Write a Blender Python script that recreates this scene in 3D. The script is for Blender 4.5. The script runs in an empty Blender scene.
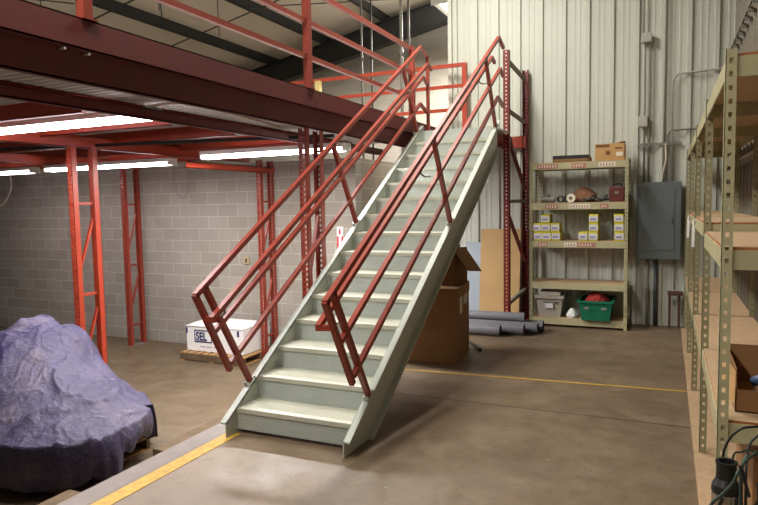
import bpy, math, random
from mathutils import Vector, Matrix, noise
random.seed(7)
S = bpy.context.scene
COL = S.collection
PI = math.pi

# ------------------------------------------------------------------ helpers
ORG = {}                                     # world position of each object's origin


class MB:
    """collects shapes in world coordinates, links them as ONE mesh object"""
    def __init__(s):
        s.v = []; s.f = []; s.m = []; s.mi = 0

    def add(s, vs, fs):
        b = len(s.v)
        s.v += [tuple(p) for p in vs]
        s.f += [tuple(i + b for i in f) for f in fs]
        s.m += [s.mi] * len(fs)
        return s

    def box(s, x0, x1, y0, y1, z0, z1):
        vs = [(x, y, z) for z in (z0, z1) for y in (y0, y1) for x in (x0, x1)]
        return s.add(vs, [(0, 2, 3, 1), (4, 5, 7, 6), (0, 1, 5, 4), (2, 6, 7, 3), (0, 4, 6, 2), (1, 3, 7, 5)])

    def obox(s, c, size, rot=None):
        hx, hy, hz = size[0] / 2, size[1] / 2, size[2] / 2
        rot = rot or Matrix.Identity(3)
        vs = [Vector(c) + rot @ Vector((x, y, z)) for z in (-hz, hz) for y in (-hy, hy) for x in (-hx, hx)]
        return s.add(vs, [(0, 2, 3, 1), (4, 5, 7, 6), (0, 1, 5, 4), (2, 6, 7, 3), (0, 4, 6, 2), (1, 3, 7, 5)])

    def bar(s, p0, p1, w, h=None, side=(1, 0, 0)):
        """rectangular bar p0->p1; w along `side`, h along the other axis"""
        h = h or w
        p0, p1 = Vector(p0), Vector(p1)
        d = (p1 - p0).normalized()
        a = Vector(side); a = (a - d * a.dot(d))
        if a.length < 1e-4:
            a = Vector((0, 1, 0)) - d * d.y
        a.normalize(); b = d.cross(a)
        vs = []
        for p in (p0, p1):
            for i, j in ((-1, -1), (1, -1), (1, 1), (-1, 1)):
                vs.append(p + a * (w / 2 * i) + b * (h / 2 * j))
        return s.add(vs, [(3, 2, 1, 0), (4, 5, 6, 7), (0, 1, 5, 4), (1, 2, 6, 5), (2, 3, 7, 6), (3, 0, 4, 7)])

    def tube(s, pts, r, n=10):
        pts = [Vector(p) for p in pts]
        m = len(pts); vs = []; fs = []
        prev = None
        for i, p in enumerate(pts):
            d = (pts[min(i + 1, m - 1)] - pts[max(i - 1, 0)]).normalized()
            if prev is None:
                a = Vector((0, 0, 1)) if abs(d.z) < .9 else Vector((1, 0, 0))
            else:
                a = prev
            a = (a - d * a.dot(d)).normalized(); prev = a
            b = d.cross(a)
            for k in range(n):
                t = 2 * PI * k / n
                vs.append(p + (a * math.cos(t) + b * math.sin(t)) * r)
        for i in range(m - 1):
            for k in range(n):
                k2 = (k + 1) % n
                fs.append((i * n + k, i * n + k2, (i + 1) * n + k2, (i + 1) * n + k))
        fs.append(tuple(range(n - 1, -1, -1)))
        fs.append(tuple((m - 1) * n + k for k in range(n)))
        return s.add(vs, fs)

    def ring(s, p0, p1, ro, ri, n=20):
        """hollow pipe"""
        p0, p1 = Vector(p0), Vector(p1)
        d = (p1 - p0).normalized()
        a = Vector((0, 0, 1)) if abs(d.z) < .9 else Vector((1, 0, 0))
        a = (a - d * a.dot(d)).normalized(); b = d.cross(a)
        vs = []; fs = []
        for p, r in ((p0, ro), (p1, ro), (p1, ri), (p0, ri)):
            for k in range(n):
                t = 2 * PI * k / n
                vs.append(p + (a * math.cos(t) + b * math.sin(t)) * r)
        for i in range(4):
            j = (i + 1) % 4
            for k in range(n):
                k2 = (k + 1) % n
                fs.append((i * n + k, i * n + k2, j * n + k2, j * n + k))
        return s.add(vs, fs)

    def lathe(s, c, prof, n=24):
        """prof: (r, z) pairs about a vertical axis at c"""
        vs = []; fs = []
        for r, z in prof:
            for k in range(n):
                t = 2 * PI * k / n
                vs.append((c[0] + r * math.cos(t), c[1] + r * math.sin(t), c[2] + z))
        for i in range(len(prof) - 1):
            for k in range(n):
                k2 = (k + 1) % n
                fs.append((i * n + k, i * n + k2, (i + 1) * n + k2, (i + 1) * n + k))
        fs.append(tuple(range(n - 1, -1, -1)))
        fs.append(tuple((len(prof) - 1) * n + k for k in range(n)))
        return s.add(vs, fs)

    def prism(s, poly, x0, x1):
        """poly in (y, z), extruded along x"""
        n = len(poly)
        vs = [(x, y, z) for x in (x0, x1) for (y, z) in poly]
        fs = [tuple(range(n - 1, -1, -1)), tuple(range(n, 2 * n))]
        for i in range(n):
            j = (i + 1) % n
            fs.append((i, j, n + j, n + i))
        return s.add(vs, fs)

    def sheet(s, prof, f0, f1):
        """open sheet: prof is a list of (u, d); f0/f1 map (u, d) to the two end points"""
        n = len(prof)
        vs = [f0(u, d) for u, d in prof] + [f1(u, d) for u, d in prof]
        return s.add(vs, [(i, i + 1, n + i + 1, n + i) for i in range(n - 1)])

    def build(s, name, mats, parent=None, org=None, bevel=0.0, smooth=False, seg=2):
        if parent is not None and org is None:
            o0 = ORG[parent.name]
        else:
            o0 = Vector(org) if org is not None else Vector((0, 0, 0))
        me = bpy.data.meshes.new(name)
        me.from_pydata([Vector(p) - o0 for p in s.v], [], s.f)
        if not isinstance(mats, (list, tuple)):
            mats = [mats]
        for m in mats:
            me.materials.append(m)
        me.polygons.foreach_set('material_index', s.m)
        if smooth:
            me.polygons.foreach_set('use_smooth', [True] * len(me.polygons))
        me.update()
        o = bpy.data.objects.new(name, me)
        COL.objects.link(o)
        if parent is not None:
            o.parent = parent
            ORG[o.name] = o0
        else:
            o.location = o0
            ORG[o.name] = o0
        if bevel:
            b = o.modifiers.new('bevel', 'BEVEL'); b.width = bevel; b.segments = seg
            b.limit_method = 'ANGLE'; b.angle_limit = math.radians(40)
        return o


def tag(o, label=None, cat=None, group=None, kind=None):
    if label: o['label'] = label
    if cat: o['category'] = cat
    if group: o['group'] = group
    if kind: o['kind'] = kind
    return o


def thing(name, label, cat, loc, group=None):
    o = bpy.data.objects.new(name, None)
    COL.objects.link(o); o.location = loc; o.empty_display_size = .1
    ORG[o.name] = Vector(loc)
    return tag(o, label, cat, group)


def structure(mb, name, mats, **k):
    return tag(mb.build(name, mats, **k), kind='structure')


def dup(root, delta, label=None):
    r = root.copy(); COL.objects.link(r)
    r.location = Vector(root.location) + Vector(delta)
    ORG[r.name] = Vector(r.location)
    if label: r['label'] = label
    for ch in list(root.children):
        c = ch.copy(); COL.objects.link(c); c.parent = r
        for g in list(ch.children):
            d = g.copy(); COL.objects.link(d); d.parent = c
    return r


def slot_plate(mb, a, u, n, w, t, z0, z1, hw, hh, pitch, cols=1):
    """vertical perforated plate: a = (x, y) of one edge, u = along its width, n = thickness direction"""
    def bx(u0, u1, za, zb):
        xs = [a[0] + u[0] * uu + n[0] * tt for uu in (u0, u1) for tt in (0, t)]
        ys = [a[1] + u[1] * uu + n[1] * tt for uu in (u0, u1) for tt in (0, t)]
        mb.box(min(xs), max(xs), min(ys), max(ys), za, zb)
    gap = (w - cols * hw) / (cols + 1)
    for c in range(cols + 1):
        bx(c * (gap + hw), c * (gap + hw) + gap, z0, z1)
    for c in range(cols):
        ua = gap + c * (gap + hw)
        z = z0
        while z < z1:
            bx(ua, ua + hw, z, min(z + pitch - hh, z1)); z += pitch


# ------------------------------------------------------------------ materials
def lin(c):
    return tuple(((x / 255) / 12.92 if x / 255 <= .04045 else ((x / 255 + .055) / 1.055) ** 2.4) for x in c) + (1,)


class NT:
    def __init__(s, name):
        s.m = bpy.data.materials.new(name); s.m.use_nodes = True
        s.t = s.m.node_tree; s.b = s.t.nodes['Principled BSDF']

    def n(s, typ, **k):
        x = s.t.nodes.new(typ)
        for a, v in k.items():
            if a in x.inputs: x.inputs[a].default_value = v
            else: setattr(x, a, v)
        return x

    def l(s, a, b): s.t.links.new(a, b)

    def coord(s, out='Object'):
        return s.n('ShaderNodeTexCoord').outputs[out]

    def pos(s): return s.n('ShaderNodeNewGeometry').outputs['Position']

    def noise(s, scale, detail=4, rough=.55, vec=None, out='Fac'):
        x = s.n('ShaderNodeTexNoise', Scale=scale, Detail=detail, Roughness=rough)
        s.l(vec if vec is not None else s.pos(), x.inputs['Vector'])
        return x.outputs[out]

    def ramp(s, fac, stops):
        r = s.n('ShaderNodeValToRGB')
        e = r.color_ramp.elements
        while len(e) < len(stops): e.new(.5)
        for el, (p, c) in zip(e, stops):
            el.position = p; el.color = c
        s.l(fac, r.inputs['Fac']); return r.outputs['Color']

    def mix(s, fac, a, b, typ='MIX'):
        x = s.n('ShaderNodeMix', data_type='RGBA', blend_type=typ)
        for sock, v in ((x.inputs[0], fac), (x.inputs[6], a), (x.inputs[7], b)):
            if isinstance(v, (int, float, tuple)): sock.default_value = v
            else: s.l(v, sock)
        return x.outputs[2]

    def math(s, op, a, b=None):
        x = s.n('ShaderNodeMath', operation=op)
        for i, v in enumerate((a, b)):
            if v is None: continue
            if isinstance(v, (int, float)): x.inputs[i].default_value = v
            else: s.l(v, x.inputs[i])
        return x.outputs[0]

    def bump(s, h, strength=.3, dist=.01):
        b = s.n('ShaderNodeBump', Strength=strength, Distance=dist)
        s.l(h, b.inputs['Height']); s.l(b.outputs[0], s.b.inputs['Normal'])

    def col(s, c): s.l(c, s.b.inputs['Base Color'])


def shade(c, k):
    return tuple(min(1, x * k) for x in c[:3]) + (1,)


def paint(name, rgb, rough=.5, metal=0, var=.12, scale=6, bump=.0, spec=.5):
    t = NT(name); c = lin(rgb)
    f = t.noise(scale, 5)
    t.col(t.ramp(f, [(.3, shade(c, 1 - var)), (.7, shade(c, 1 + var))]))
    t.b.inputs['Roughness'].default_value = rough
    t.b.inputs['Metallic'].default_value = metal
    t.b.inputs['Specular IOR Level'].default_value = spec
    if bump: t.bump(t.noise(scale * 12, 3), bump, .004)
    return t.m


def emit(name, rgb, k):
    t = NT(name); t.b.inputs['Base Color'].default_value = lin(rgb)
    t.b.inputs['Emission Color'].default_value = lin(rgb)
    t.b.inputs['Emission Strength'].default_value = k
    return t.m


def concrete(name, ca, cb, cc, joints=()):
    t = NT(name); p = t.pos()
    big = t.noise(.7, 6, .6, p); mid = t.noise(3.1, 6, .65, p); fine = t.noise(45, 5, .7, p)
    c = t.mix(t.ramp(big, [(.36, (0, 0, 0, 1)), (.66, (.8, .8, .8, 1))]), lin(ca), lin(cb))
    c = t.mix(t.ramp(mid, [(.44, (0, 0, 0, 1)), (.70, (.55, .55, .55, 1))]), c, lin(cc))
    pt = t.noise(9, 7, .7, p)
    c = t.mix(t.ramp(pt, [(.48, (0, 0, 0, 1)), (.74, (.6, .6, .6, 1))]), c, shade(lin(cb), .62))
    c = t.mix(t.ramp(fine, [(.42, (.0, .0, .0, 1)), (.72, (.5, .5, .5, 1))]), c, shade(lin(ca), .55))
    # streaky wheel marks
    mp = t.n('ShaderNodeMapping'); mp.inputs['Scale'].default_value = (.5, 2.6, 1); mp.inputs['Rotation'].default_value = (0, 0, .3)
    t.l(p, mp.inputs['Vector'])
    st = t.noise(1.6, 5, .6, mp.outputs[0])
    c = t.mix(t.ramp(st, [(.52, (0, 0, 0, 1)), (.75, (.4, .4, .4, 1))]), c, shade(lin(cc), .62))
    # small pale scuffs
    vo = t.n('ShaderNodeTexVoronoi', Scale=2.3); t.l(p, vo.inputs['Vector'])
    c = t.mix(t.ramp(vo.outputs['Distance'], [(.0, (.6, .6, .6, 1)), (.028, (0, 0, 0, 1))]), c, lin((190, 180, 160)))
    if joints:
        sx = t.n('ShaderNodeSeparateXYZ'); t.l(p, sx.inputs[0])
        for ax, v, w in joints:
            dd = t.math('ABSOLUTE', t.math('SUBTRACT', sx.outputs[ax], v))
            c = t.mix(t.math('LESS_THAN', dd, w), c, lin((56, 40, 30)))
    t.col(c)
    t.l(t.ramp(mid, [(.35, (.40, .40, .40, 1)), (.65, (.58, .58, .58, 1))]), t.b.inputs['Roughness'])
    t.bump(fine, .08, .003)
    return t.m


def blocks(name, ca, cb, cm, axis='x'):
    t = NT(name)
    sx = t.n('ShaderNodeSeparateXYZ'); t.l(t.pos(), sx.inputs[0])
    cx = t.n('ShaderNodeCombineXYZ')
    t.l(sx.outputs[0 if axis == 'x' else 1], cx.inputs[0])
    t.l(t.math('ADD', sx.outputs[2], .74), cx.inputs[1])
    br = t.n('ShaderNodeTexBrick', offset=.5, squash=1)
    for k, v in dict(Scale=1.0, **{'Mortar Size': .006, 'Mortar Smooth': .25, 'Bias': 0.0, 'Brick Width': .4064, 'Row Height': .2032}).items():
        br.inputs[k].default_value = v
    br.inputs['Color1'].default_value = lin(ca); br.inputs['Color2'].default_value = lin(cb)
    br.inputs['Mortar'].default_value = lin(cm)
    t.l(cx.outputs[0], br.inputs['Vector'])
    f = t.noise(90, 3, .7); g = t.noise(1.3, 4)
    c = t.mix(t.ramp(f, [(.35, (.22, .22, .22, 1)), (.7, (0, 0, 0, 1))]), br.outputs['Color'], shade(lin(ca), .5))
    c = t.mix(t.ramp(g, [(.4, (0, 0, 0, 1)), (.8, (.35, .35, .35, 1))]), c, shade(lin(cb), .75))
    t.col(c); t.b.inputs['Roughness'].default_value = .92
    t.b.inputs['Specular IOR Level'].default_value = .2
    h = t.math('SUBTRACT', t.math('MULTIPLY', f, .3), br.outputs['Fac'])
    t.bump(h, .5, .006)
    return t.m


def treadplate(name, rgb, axes=(0, 2)):
    """painted steel with a raised lozenge pattern"""
    t = NT(name); c = lin(rgb)
    sx = t.n('ShaderNodeSeparateXYZ'); t.l(t.pos(), sx.inputs[0])
    a, b = sx.outputs[axes[0]], sx.outputs[axes[1]]
    u = t.math('MULTIPLY', t.math('ADD', a, b), 150.0); v = t.math('MULTIPLY', t.math('SUBTRACT', a, b), 150.0)
    h = t.math('MULTIPLY', t.math('SINE', u), t.math('SINE', v))
    f = t.noise(5, 5); g = t.noise(35, 4)
    cc = t.ramp(f, [(.3, shade(c, .93)), (.7, shade(c, 1.05))])
    cc = t.mix(t.ramp(g, [(.55, (0, 0, 0, 1)), (.8, (.35, .35, .35, 1))]), cc, shade(c, .72))
    t.col(cc); t.b.inputs['Roughness'].default_value = .42
    t.bump(t.math('MAXIMUM', h, .25), .8, .004)
    return t.m


M = {}
M['greypipe'] = paint('darkened_conduit', (92, 90, 84), .55, 0, .1, 8)  # grey darkened to hold back the far strip light on these pipes
M['brownsteel'] = paint('brown_grey_strut_steel', (112, 92, 80), .5, .2, .1, 7)
M['redpost'] = paint('dark_red_post_steel', (118, 32, 30), .42, 0, .10, 7)
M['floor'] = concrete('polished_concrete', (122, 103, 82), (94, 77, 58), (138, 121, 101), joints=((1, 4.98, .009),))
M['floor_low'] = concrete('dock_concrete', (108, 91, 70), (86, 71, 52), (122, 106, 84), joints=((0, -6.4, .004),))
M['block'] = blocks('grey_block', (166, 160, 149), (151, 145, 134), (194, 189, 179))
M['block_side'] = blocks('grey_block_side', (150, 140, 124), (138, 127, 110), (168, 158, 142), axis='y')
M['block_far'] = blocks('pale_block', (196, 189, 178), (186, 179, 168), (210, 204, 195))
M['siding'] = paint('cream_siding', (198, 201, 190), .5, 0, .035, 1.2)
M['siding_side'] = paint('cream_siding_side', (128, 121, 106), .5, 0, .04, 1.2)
M['insul'] = paint('ceiling_vinyl', (224, 211, 194), .7, 0, .08, 1.0)
M['seam'] = paint('seam_tape', (80, 72, 60), .7)
M['darksteel'] = paint('dark_primer_steel', (50, 50, 50), .55, 0, .15, 3)
M['red'] = paint('red_painted_steel', (142, 55, 40), .40, 0, .10, 7)
M['orange'] = paint('orange_red_painted_steel', (164, 60, 38), .38, 0, .10, 7)
M['maroon'] = paint('dull_dark_red_steel', (92, 30, 25), .65, 0, .10, 3)  # darker, duller red for the edge beams and some braces
M['deck'] = paint('galvanised_deck', (204, 208, 206), .5, .0, .08, 4)
M['stair'] = paint('grey_green_paint', (180, 186, 176), .4, 0, .05, 4)
M['riser'] = treadplate('grey_green_plate_shaded', (172, 179, 173), (0, 2))  # same paint as the treads, toned darker: riser shade put into the colour
M['tread'] = treadplate('grey_green_plate_lit', (188, 189, 174), (0, 1))  # same paint as the risers, toned lighter: light on the tops painted in
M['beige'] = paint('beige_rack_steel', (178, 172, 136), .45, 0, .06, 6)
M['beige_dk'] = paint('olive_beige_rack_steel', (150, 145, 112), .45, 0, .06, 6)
M['particle'] = paint('particle_board', (178, 150, 118), .75, 0, .12, 30, .1)
M['particle_edge'] = paint('particle_board_edge', (160, 100, 58), .8, 0, .15, 50)
M['ply'] = paint('plywood', (190, 156, 104), .65, 0, .06, 3)
M['cardboard'] = paint('cardboard', (142, 104, 66), .85, 0, .07, 4)
M['cardboard_lt'] = paint('pale_cardboard', (190, 150, 98), .85, 0, .08, 6)
M['cardboard_in'] = paint('cardboard_inside', (122, 86, 52), .9, 0, .08, 4)
M['wood'] = paint('rough_pallet_wood', (158, 122, 78), .8, 0, .22, 14, .2)
M['wood_dk'] = paint('weathered_timber', (98, 78, 55), .85, 0, .25, 12, .2)
M['wood_pale'] = paint('pale_stud_wood', (206, 184, 120), .7, 0, .1, 10)
M['yellow'] = paint('yellow_floor_paint', (184, 146, 54), .65, 0, .22, 22)
M['steelangle'] = paint('worn_edge_angle', (112, 102, 96), .5, .2, .12, 9)
M['white'] = paint('white_carton', (226, 224, 222), .6, 0, .03, 3)
M['navy'] = paint('navy_print', (26, 38, 92), .6, 0, .02)
M['greyprint'] = paint('grey_print', (128, 128, 140), .6, 0, .02)
M['signred'] = paint('sign_red', (206, 40, 52), .5, 0, .02)
M['paper'] = paint('paper_label', (222, 214, 198), .7, 0, .05, 30)
M['redprint'] = paint('label_red_print', (176, 122, 104), .7, 0, .1, 60)
M['cartonyellow'] = paint('yellow_carton', (206, 196, 44), .6, 0, .06, 20)
M['cartonlabel'] = paint('carton_label', (214, 212, 214), .6, 0, .1, 60)
M['lilac'] = paint('carton_lilac_print', (150, 146, 182), .6, 0, .1, 40)
M['panel'] = paint('grey_enamel', (98, 106, 108), .45, 0, .03, 3)
M['panel_dk'] = paint('dark_grey_enamel', (66, 72, 74), .45, 0, .03, 3)
M['galv'] = paint('galvanised_conduit', (176, 176, 168), .5, .0, .08, 9)
M['galv_dk'] = paint('dull_conduit', (128, 126, 118), .5, .0, .08, 9)
M['pvc'] = paint('grey_pvc', (116, 116, 122), .42, 0, .06, 4)
M['pvc_in'] = paint('pvc_shadowless_inner', (92, 92, 98), .5, 0, .05, 4)
M['greyblue'] = paint('grey_blue_board', (160, 172, 184), .5, 0, .05, 3)
M['black'] = paint('black_plastic', (24, 23, 24), .45, 0, .1, 10)
M['rubber'] = paint('dark_green_cable', (44, 58, 50), .5, 0, .1, 10)
M['chrome'] = paint('brushed_stainless', (196, 186, 176), .2, 1, .05, 10)
M['green'] = paint('green_plastic', (10, 112, 82), .45, 0, .05, 4)
M['clear'] = paint('milky_plastic', (166, 160, 146), .35, 0, .05, 4)
M['redstuff'] = paint('red_cloth', (150, 40, 36), .8, 0, .2, 25)
M['darkred'] = paint('dark_red_case', (92, 38, 30), .5, 0, .1, 8)
M['brownpaper'] = paint('brown_wrap', (128, 86, 62), .8, 0, .15, 15)
M['iron'] = paint('dark_iron', (62, 62, 60), .45, .5, .2, 20)
M['timber_rust'] = paint('rusty_brown_steel', (78, 50, 38), .7, 0, .2, 12)
M['tape'] = paint('white_tape_roll', (232, 226, 206), .6, 0, .03)
M['blueplastic'] = paint('blue_plastic', (70, 96, 132), .4, 0, .05)
M['wire'] = paint('pale_cord', (190, 180, 166), .6, 0, .05)
M['wallbox'] = paint('old_ivory_box', (170, 158, 120), .6, 0, .05)
M['fixture'] = paint('white_enamel_fixture', (225, 225, 222), .4, 0, .02)
M['tube_warm'] = emit('fluorescent_tube', (255, 242, 250), 22)
M['tube_top'] = emit('ceiling_tube', (255, 246, 225), 14)


def tarp_mat():
    t = NT('faded_purple_tarp')
    f = t.noise(2.2, 6, .6); g = t.noise(14, 6, .7); w = t.noise(3.0, 3)
    c = t.ramp(f, [(.32, lin((55, 50, 92))), (.55, lin((80, 74, 108))), (.74, lin((112, 101, 113)))])
    c = t.mix(t.ramp(g, [(.5, (0, 0, 0, 1)), (.8, (.5, .5, .5, 1))]), c, lin((122, 116, 128)))
    t.col(c); t.b.inputs['Roughness'].default_value = .40
    vo = t.n('ShaderNodeTexVoronoi', Scale=4.5, feature='DISTANCE_TO_EDGE')
    nv = t.n('ShaderNodeTexNoise', Scale=4.0); t.l(t.pos(), nv.inputs['Vector'])
    mx = t.mix(.4, t.pos(), nv.outputs['Color']); t.l(mx, vo.inputs['Vector'])
    h = t.math('ADD', t.math('MULTIPLY', g, .8), t.math('MINIMUM', vo.outputs['Distance'], .12))
    t.bump(h, .8, .035)
    return t.m


M['tarp'] = tarp_mat()
M['tarp_dark'] = paint('black_tarp_underside', (30, 28, 38), .4, 0, .2, 12)

# ------------------------------------------------------------------ camera
cam = bpy.data.cameras.new('camera'); co = bpy.data.objects.new('camera', cam); COL.objects.link(co)
yaw, pit, rol = 0.43, math.radians(4.356), math.radians(-1.025)
yaw = math.radians(24.569)
cy, sy, cp, sp, cr, sr = math.cos(yaw), math.sin(yaw), math.cos(pit), math.sin(pit), math.cos(rol), math.sin(rol)
base = Matrix(((1, 0, 0), (0, 0, -1), (0, 1, 0)))
Rz = Matrix(((cy, -sy, 0), (sy, cy, 0), (0, 0, 1)))
Rx = Matrix(((1, 0, 0), (0, cp, sp), (0, -sp, cp)))
Ry = Matrix(((cr, -sr, 0), (sr, cr, 0), (0, 0, 1)))
co.matrix_world = Matrix.Translation((0, 0, 1.65)) @ (Rz @ Rx @ base @ Ry).to_4x4()
cam.sensor_fit = 'HORIZONTAL'; cam.sensor_width = 36; cam.lens = 632 / 758 * 36
cam.clip_start = .05; cam.clip_end = 100
S.camera = co

# ------------------------------------------------------------------ the setting
LZ = -.74                                    # the sunken floor left of the dock edge
FX = -3.1                                    # dock edge
RW = .72                                     # right wall
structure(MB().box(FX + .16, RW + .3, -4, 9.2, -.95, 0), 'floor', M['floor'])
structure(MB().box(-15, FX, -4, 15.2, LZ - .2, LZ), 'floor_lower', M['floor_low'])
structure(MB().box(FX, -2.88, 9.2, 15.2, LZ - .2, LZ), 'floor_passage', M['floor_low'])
structure(MB().box(FX, FX + .16, -4, 9.2, -.95, -.0), 'trim_1', M['steelangle'])           # steel-faced dock edge
structure(MB().box(-2.915, -2.805, -4, 3.66, 0, .003), 'trim_2', M['yellow'])                # painted stripe
b = MB(); b.add([(-2.60, 5.71, .0025), (.6, 5.93, .0025), (.6, 5.965, .0025), (-2.60, 5.745, .0025)], [(0, 1, 2, 3)])
structure(b, 'trim_3', M['yellow'])

structure(MB().box(-15, -4.3, 8.6, 8.8, LZ, 2.36), 'wall_rear', M['block'])
structure(MB().box(-4.5, -4.3, 8.8, 15, LZ, 2.36), 'wall_return', M['block_side'])
structure(MB().box(-15, RW, 15, 15.2, LZ, 8.2), 'wall_far', M['block_far'])
structure(MB().box(-15.2, -15, -4, 15.2, LZ, 6), 'wall_left', M['block_side'])


def rib_profile(u0, u1, pitch=.305, depth=.034):
    p = []; u = u0
    while u < u1:
        p += [(u, 0), (u + .012, depth), (u + .058, depth), (u + .068, 0), (u + .145, 0), (u + .152, .004), (u + .172, .004),
              (u + .179, 0), (u + .215, 0), (u + .222, .004), (u + .242, .004), (u + .249, 0)]
        u += pitch
    return p


def zc(x): return 5.82 + .205 * (x + 8.81)


b = MB()
b.sheet(rib_profile(-2.885 + .02, RW + .1), lambda u, d: (u, 9.0 - d, 0), lambda u, d: (u, 9.0 - d, zc(u) + .1))
b.box(-2.9, RW + .1, 9.02, 9.12, 0, 7.0)
b.box(-2.94, -2.885, 8.965, 9.12, 0, zc(-2.9))
structure(b, 'wall_back', M['siding'])
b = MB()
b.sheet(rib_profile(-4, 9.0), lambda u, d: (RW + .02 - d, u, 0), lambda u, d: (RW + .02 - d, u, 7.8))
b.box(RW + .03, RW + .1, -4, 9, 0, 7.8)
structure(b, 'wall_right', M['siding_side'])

# roof: vinyl-faced insulation between the purlins
b = MB()
b.add([(-15, -4, zc(-15)), (RW + .3, -4, zc(RW + .3)), (RW + .3, 15.2, zc(RW + .3)), (-15, 15.2, zc(-15)),
       (-15, -4, zc(-15) + .1), (RW + .3, -4, zc(RW + .3) + .1), (RW + .3, 15.2, zc(RW + .3) + .1), (-15, 15.2, zc(-15) + .1)],
      [(3, 2, 1, 0), (4, 5, 6, 7), (0, 1, 5, 4), (1, 2, 6, 5), (2, 3, 7, 6), (3, 0, 4, 7)])
structure(b, 'ceiling', M['insul'])
for k, y in enumerate((2.6, 4.9, 7.2, 9.5, 11.8)):
    structure(MB().bar((-15, y, zc(-15) - .004), (RW, y, zc(RW) - .004), .05, .008, (0, 1, 0)), 'trim_%d' % (k + 4), M['seam'])
for k, x in enumerate((-13.05, -11.38, -9.7, -8.05, -6.38, -4.7, -3.02, -1.35, .3)):
    b = MB(); z = zc(x)
    b.box(x - .008, x + .008, -4, 15, z - .24, z - .005)
    b.box(x - .008, x + .09, -4, 15, z - .24, z - .228)
    b.box(x - .09, x + .008, -4, 15, z - .02, z - .006)
    structure(b, 'ceiling_purlin', M['darksteel'])
b = MB()
b.bar((-15, 14.45, zc(-15) - .52), (RW, 14.45, zc(RW) - .52), .02, .56, (0, 1, 0))
b.bar((-15, 14.45, zc(-15) - .80), (RW, 14.45, zc(RW) - .80), .25, .02, (0, 1, 0))
b.bar((-15, 14.45, zc(-15) - .25), (RW, 14.45, zc(RW) - .25), .25, .02, (0, 1, 0))
structure(b, 'ceiling_rafter', M['darksteel'])
for (x0, y0, x1, y1) in ((-9.6, 6.4, -6.5, 10.4), (-9.6, 10.4, -6.5, 6.9), (-8.0, 11, -4.8, 14.2), (-6.4, 9.5, -3.1, 13.2), (-11.2, 5.2, -9.8, 8.4)):
    structure(MB().tube([(x0, y0, zc(x0) - .26), (x1, y1, zc(x1) - .26)], .012, 8), 'ceiling_brace_rod', M['darksteel'])
for (x, y, dz) in ((-9.66, 7.6, .55), (-8.02, 8.6, .7), (-8.02, 10.2, .75), (-6.36, 8.8, .9), (-9.66, 4.3, .5)):
    structure(MB().tube([(x, y, zc(x) - .25), (x + .02, y, zc(x) - .25 - dz)], .008, 6), 'ceiling_hanger_rod', M['darksteel'])

# girts with clips along the right wall
for z0, nm in ((3.42, 'wall_girt'), (2.03, 'wall_girt')):
    b = MB()
    b.box(RW - .066, RW - .046, -2, 8.9, z0, z0 + .022)
    y = -1.9
    while y < 8.9:
        b.box(RW - .062, RW - .02, y, y + .022, z0 - .04, z0 + .004); y += .305
    structure(b, nm, M['galv_dk'] if z0 > 3 else M['galv'])

# ------------------------------------------------------------------ mezzanine (one steel structure)
mz = thing('mezzanine', 'red steel mezzanine platform with grey deck over the sunken floor beside the staircase', 'mezzanine', (-5.5, 5, LZ))
for y0, y1 in ((-2.0, 5.19), (5.195, 8.9)):                   # upper edge channel, two lengths
    b = MB()
    b.box(-3.008, -3.0, y0, y1, 2.55, 2.72); b.box(-3.06, -3.0, y0, y1, 2.712, 2.72); b.box(-3.06, -3.0, y0, y1, 2.55, 2.558)
    b.build('edge_channel', M['maroon'], mz)
b = MB()
b.box(-3.05, -3.04, -2, 8.9, 2.37, 2.548); b.box(-3.09, -3.04, -2, 8.9, 2.37, 2.38)
b.build('edge_beam', M['maroon'], mz)
for y in (2.50, 2.66):
    b = MB(); b.tube([(-3.002, y, 2.53), (-3.04, y, 2.53)], .008, 8)
    b.build('bolt', M['galv'], mz)
for x, z0, z1, y0, y1, mt in ((-3.8, 2.365, 2.45, -2, 8.5, 'maroon'), (-4.30, 2.475, 2.572, -2, 8.5, 'orange'), (-6.16, 2.36, 2.50, -2, 8.5, 'orange'), (-8.45, 2.34, 2.47, -2, 8.5, 'orange'), (-5.62, 2.16, 2.25, 6.4, 8.4, 'orange')):
    b = MB(); b.box(x - .006, x + .006, y0, y1, z0, z1); b.box(x - .05, x + .006, y0, y1, z0, z0 + .01); b.box(x - .05, x + .006, y0, y1, z1 - .01, z1)
    b.build('deck_beam', M[mt], mz)
for y in (-.6, .6, 1.75, 2.75, 3.75, 4.75, 5.75, 6.9, 7.75, 8.5):                # joists
    b = MB(); b.box(-14, -4.36, y, y + .008, 2.44, 2.575); b.box(-14, -4.36, y, y + .05, 2.44, 2.45)
    b.build('joist', M['orange'], mz)
p = []; y = -2.0
while y < 8.88:
    p += [(y, 0), (y + .02, .022), (y + .045, .022), (y + .065, 0)]; y += .09
b = MB(); b.sheet(p, lambda u, d: (-14, u, 2.577 + d), lambda u, d: (-3.055, u, 2.577 + d))
b.box(-14, -3.06, -2, 8.9, 2.600, 2.606)
b.build('deck', M['deck'], mz)
b = MB(); b.box(-2.995, -1.91, 7.67, 8.3, 2.54, 2.565); b.box(-2.995, -2.008, 8.3, 8.9, 2.54, 2.565); b.build('landing_plate', M['tread'], mz)
b = MB(); b.box(-2.02, -2.008, 7.68, 8.9, 2.40, 2.56); b.box(-2.07, -2.008, 7.68, 8.9, 2.40, 2.41); b.box(-2.98, -1.80, 8.91, 8.93, 2.40, 2.56)
b.build('landing_beam', M['red'], mz)


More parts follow.
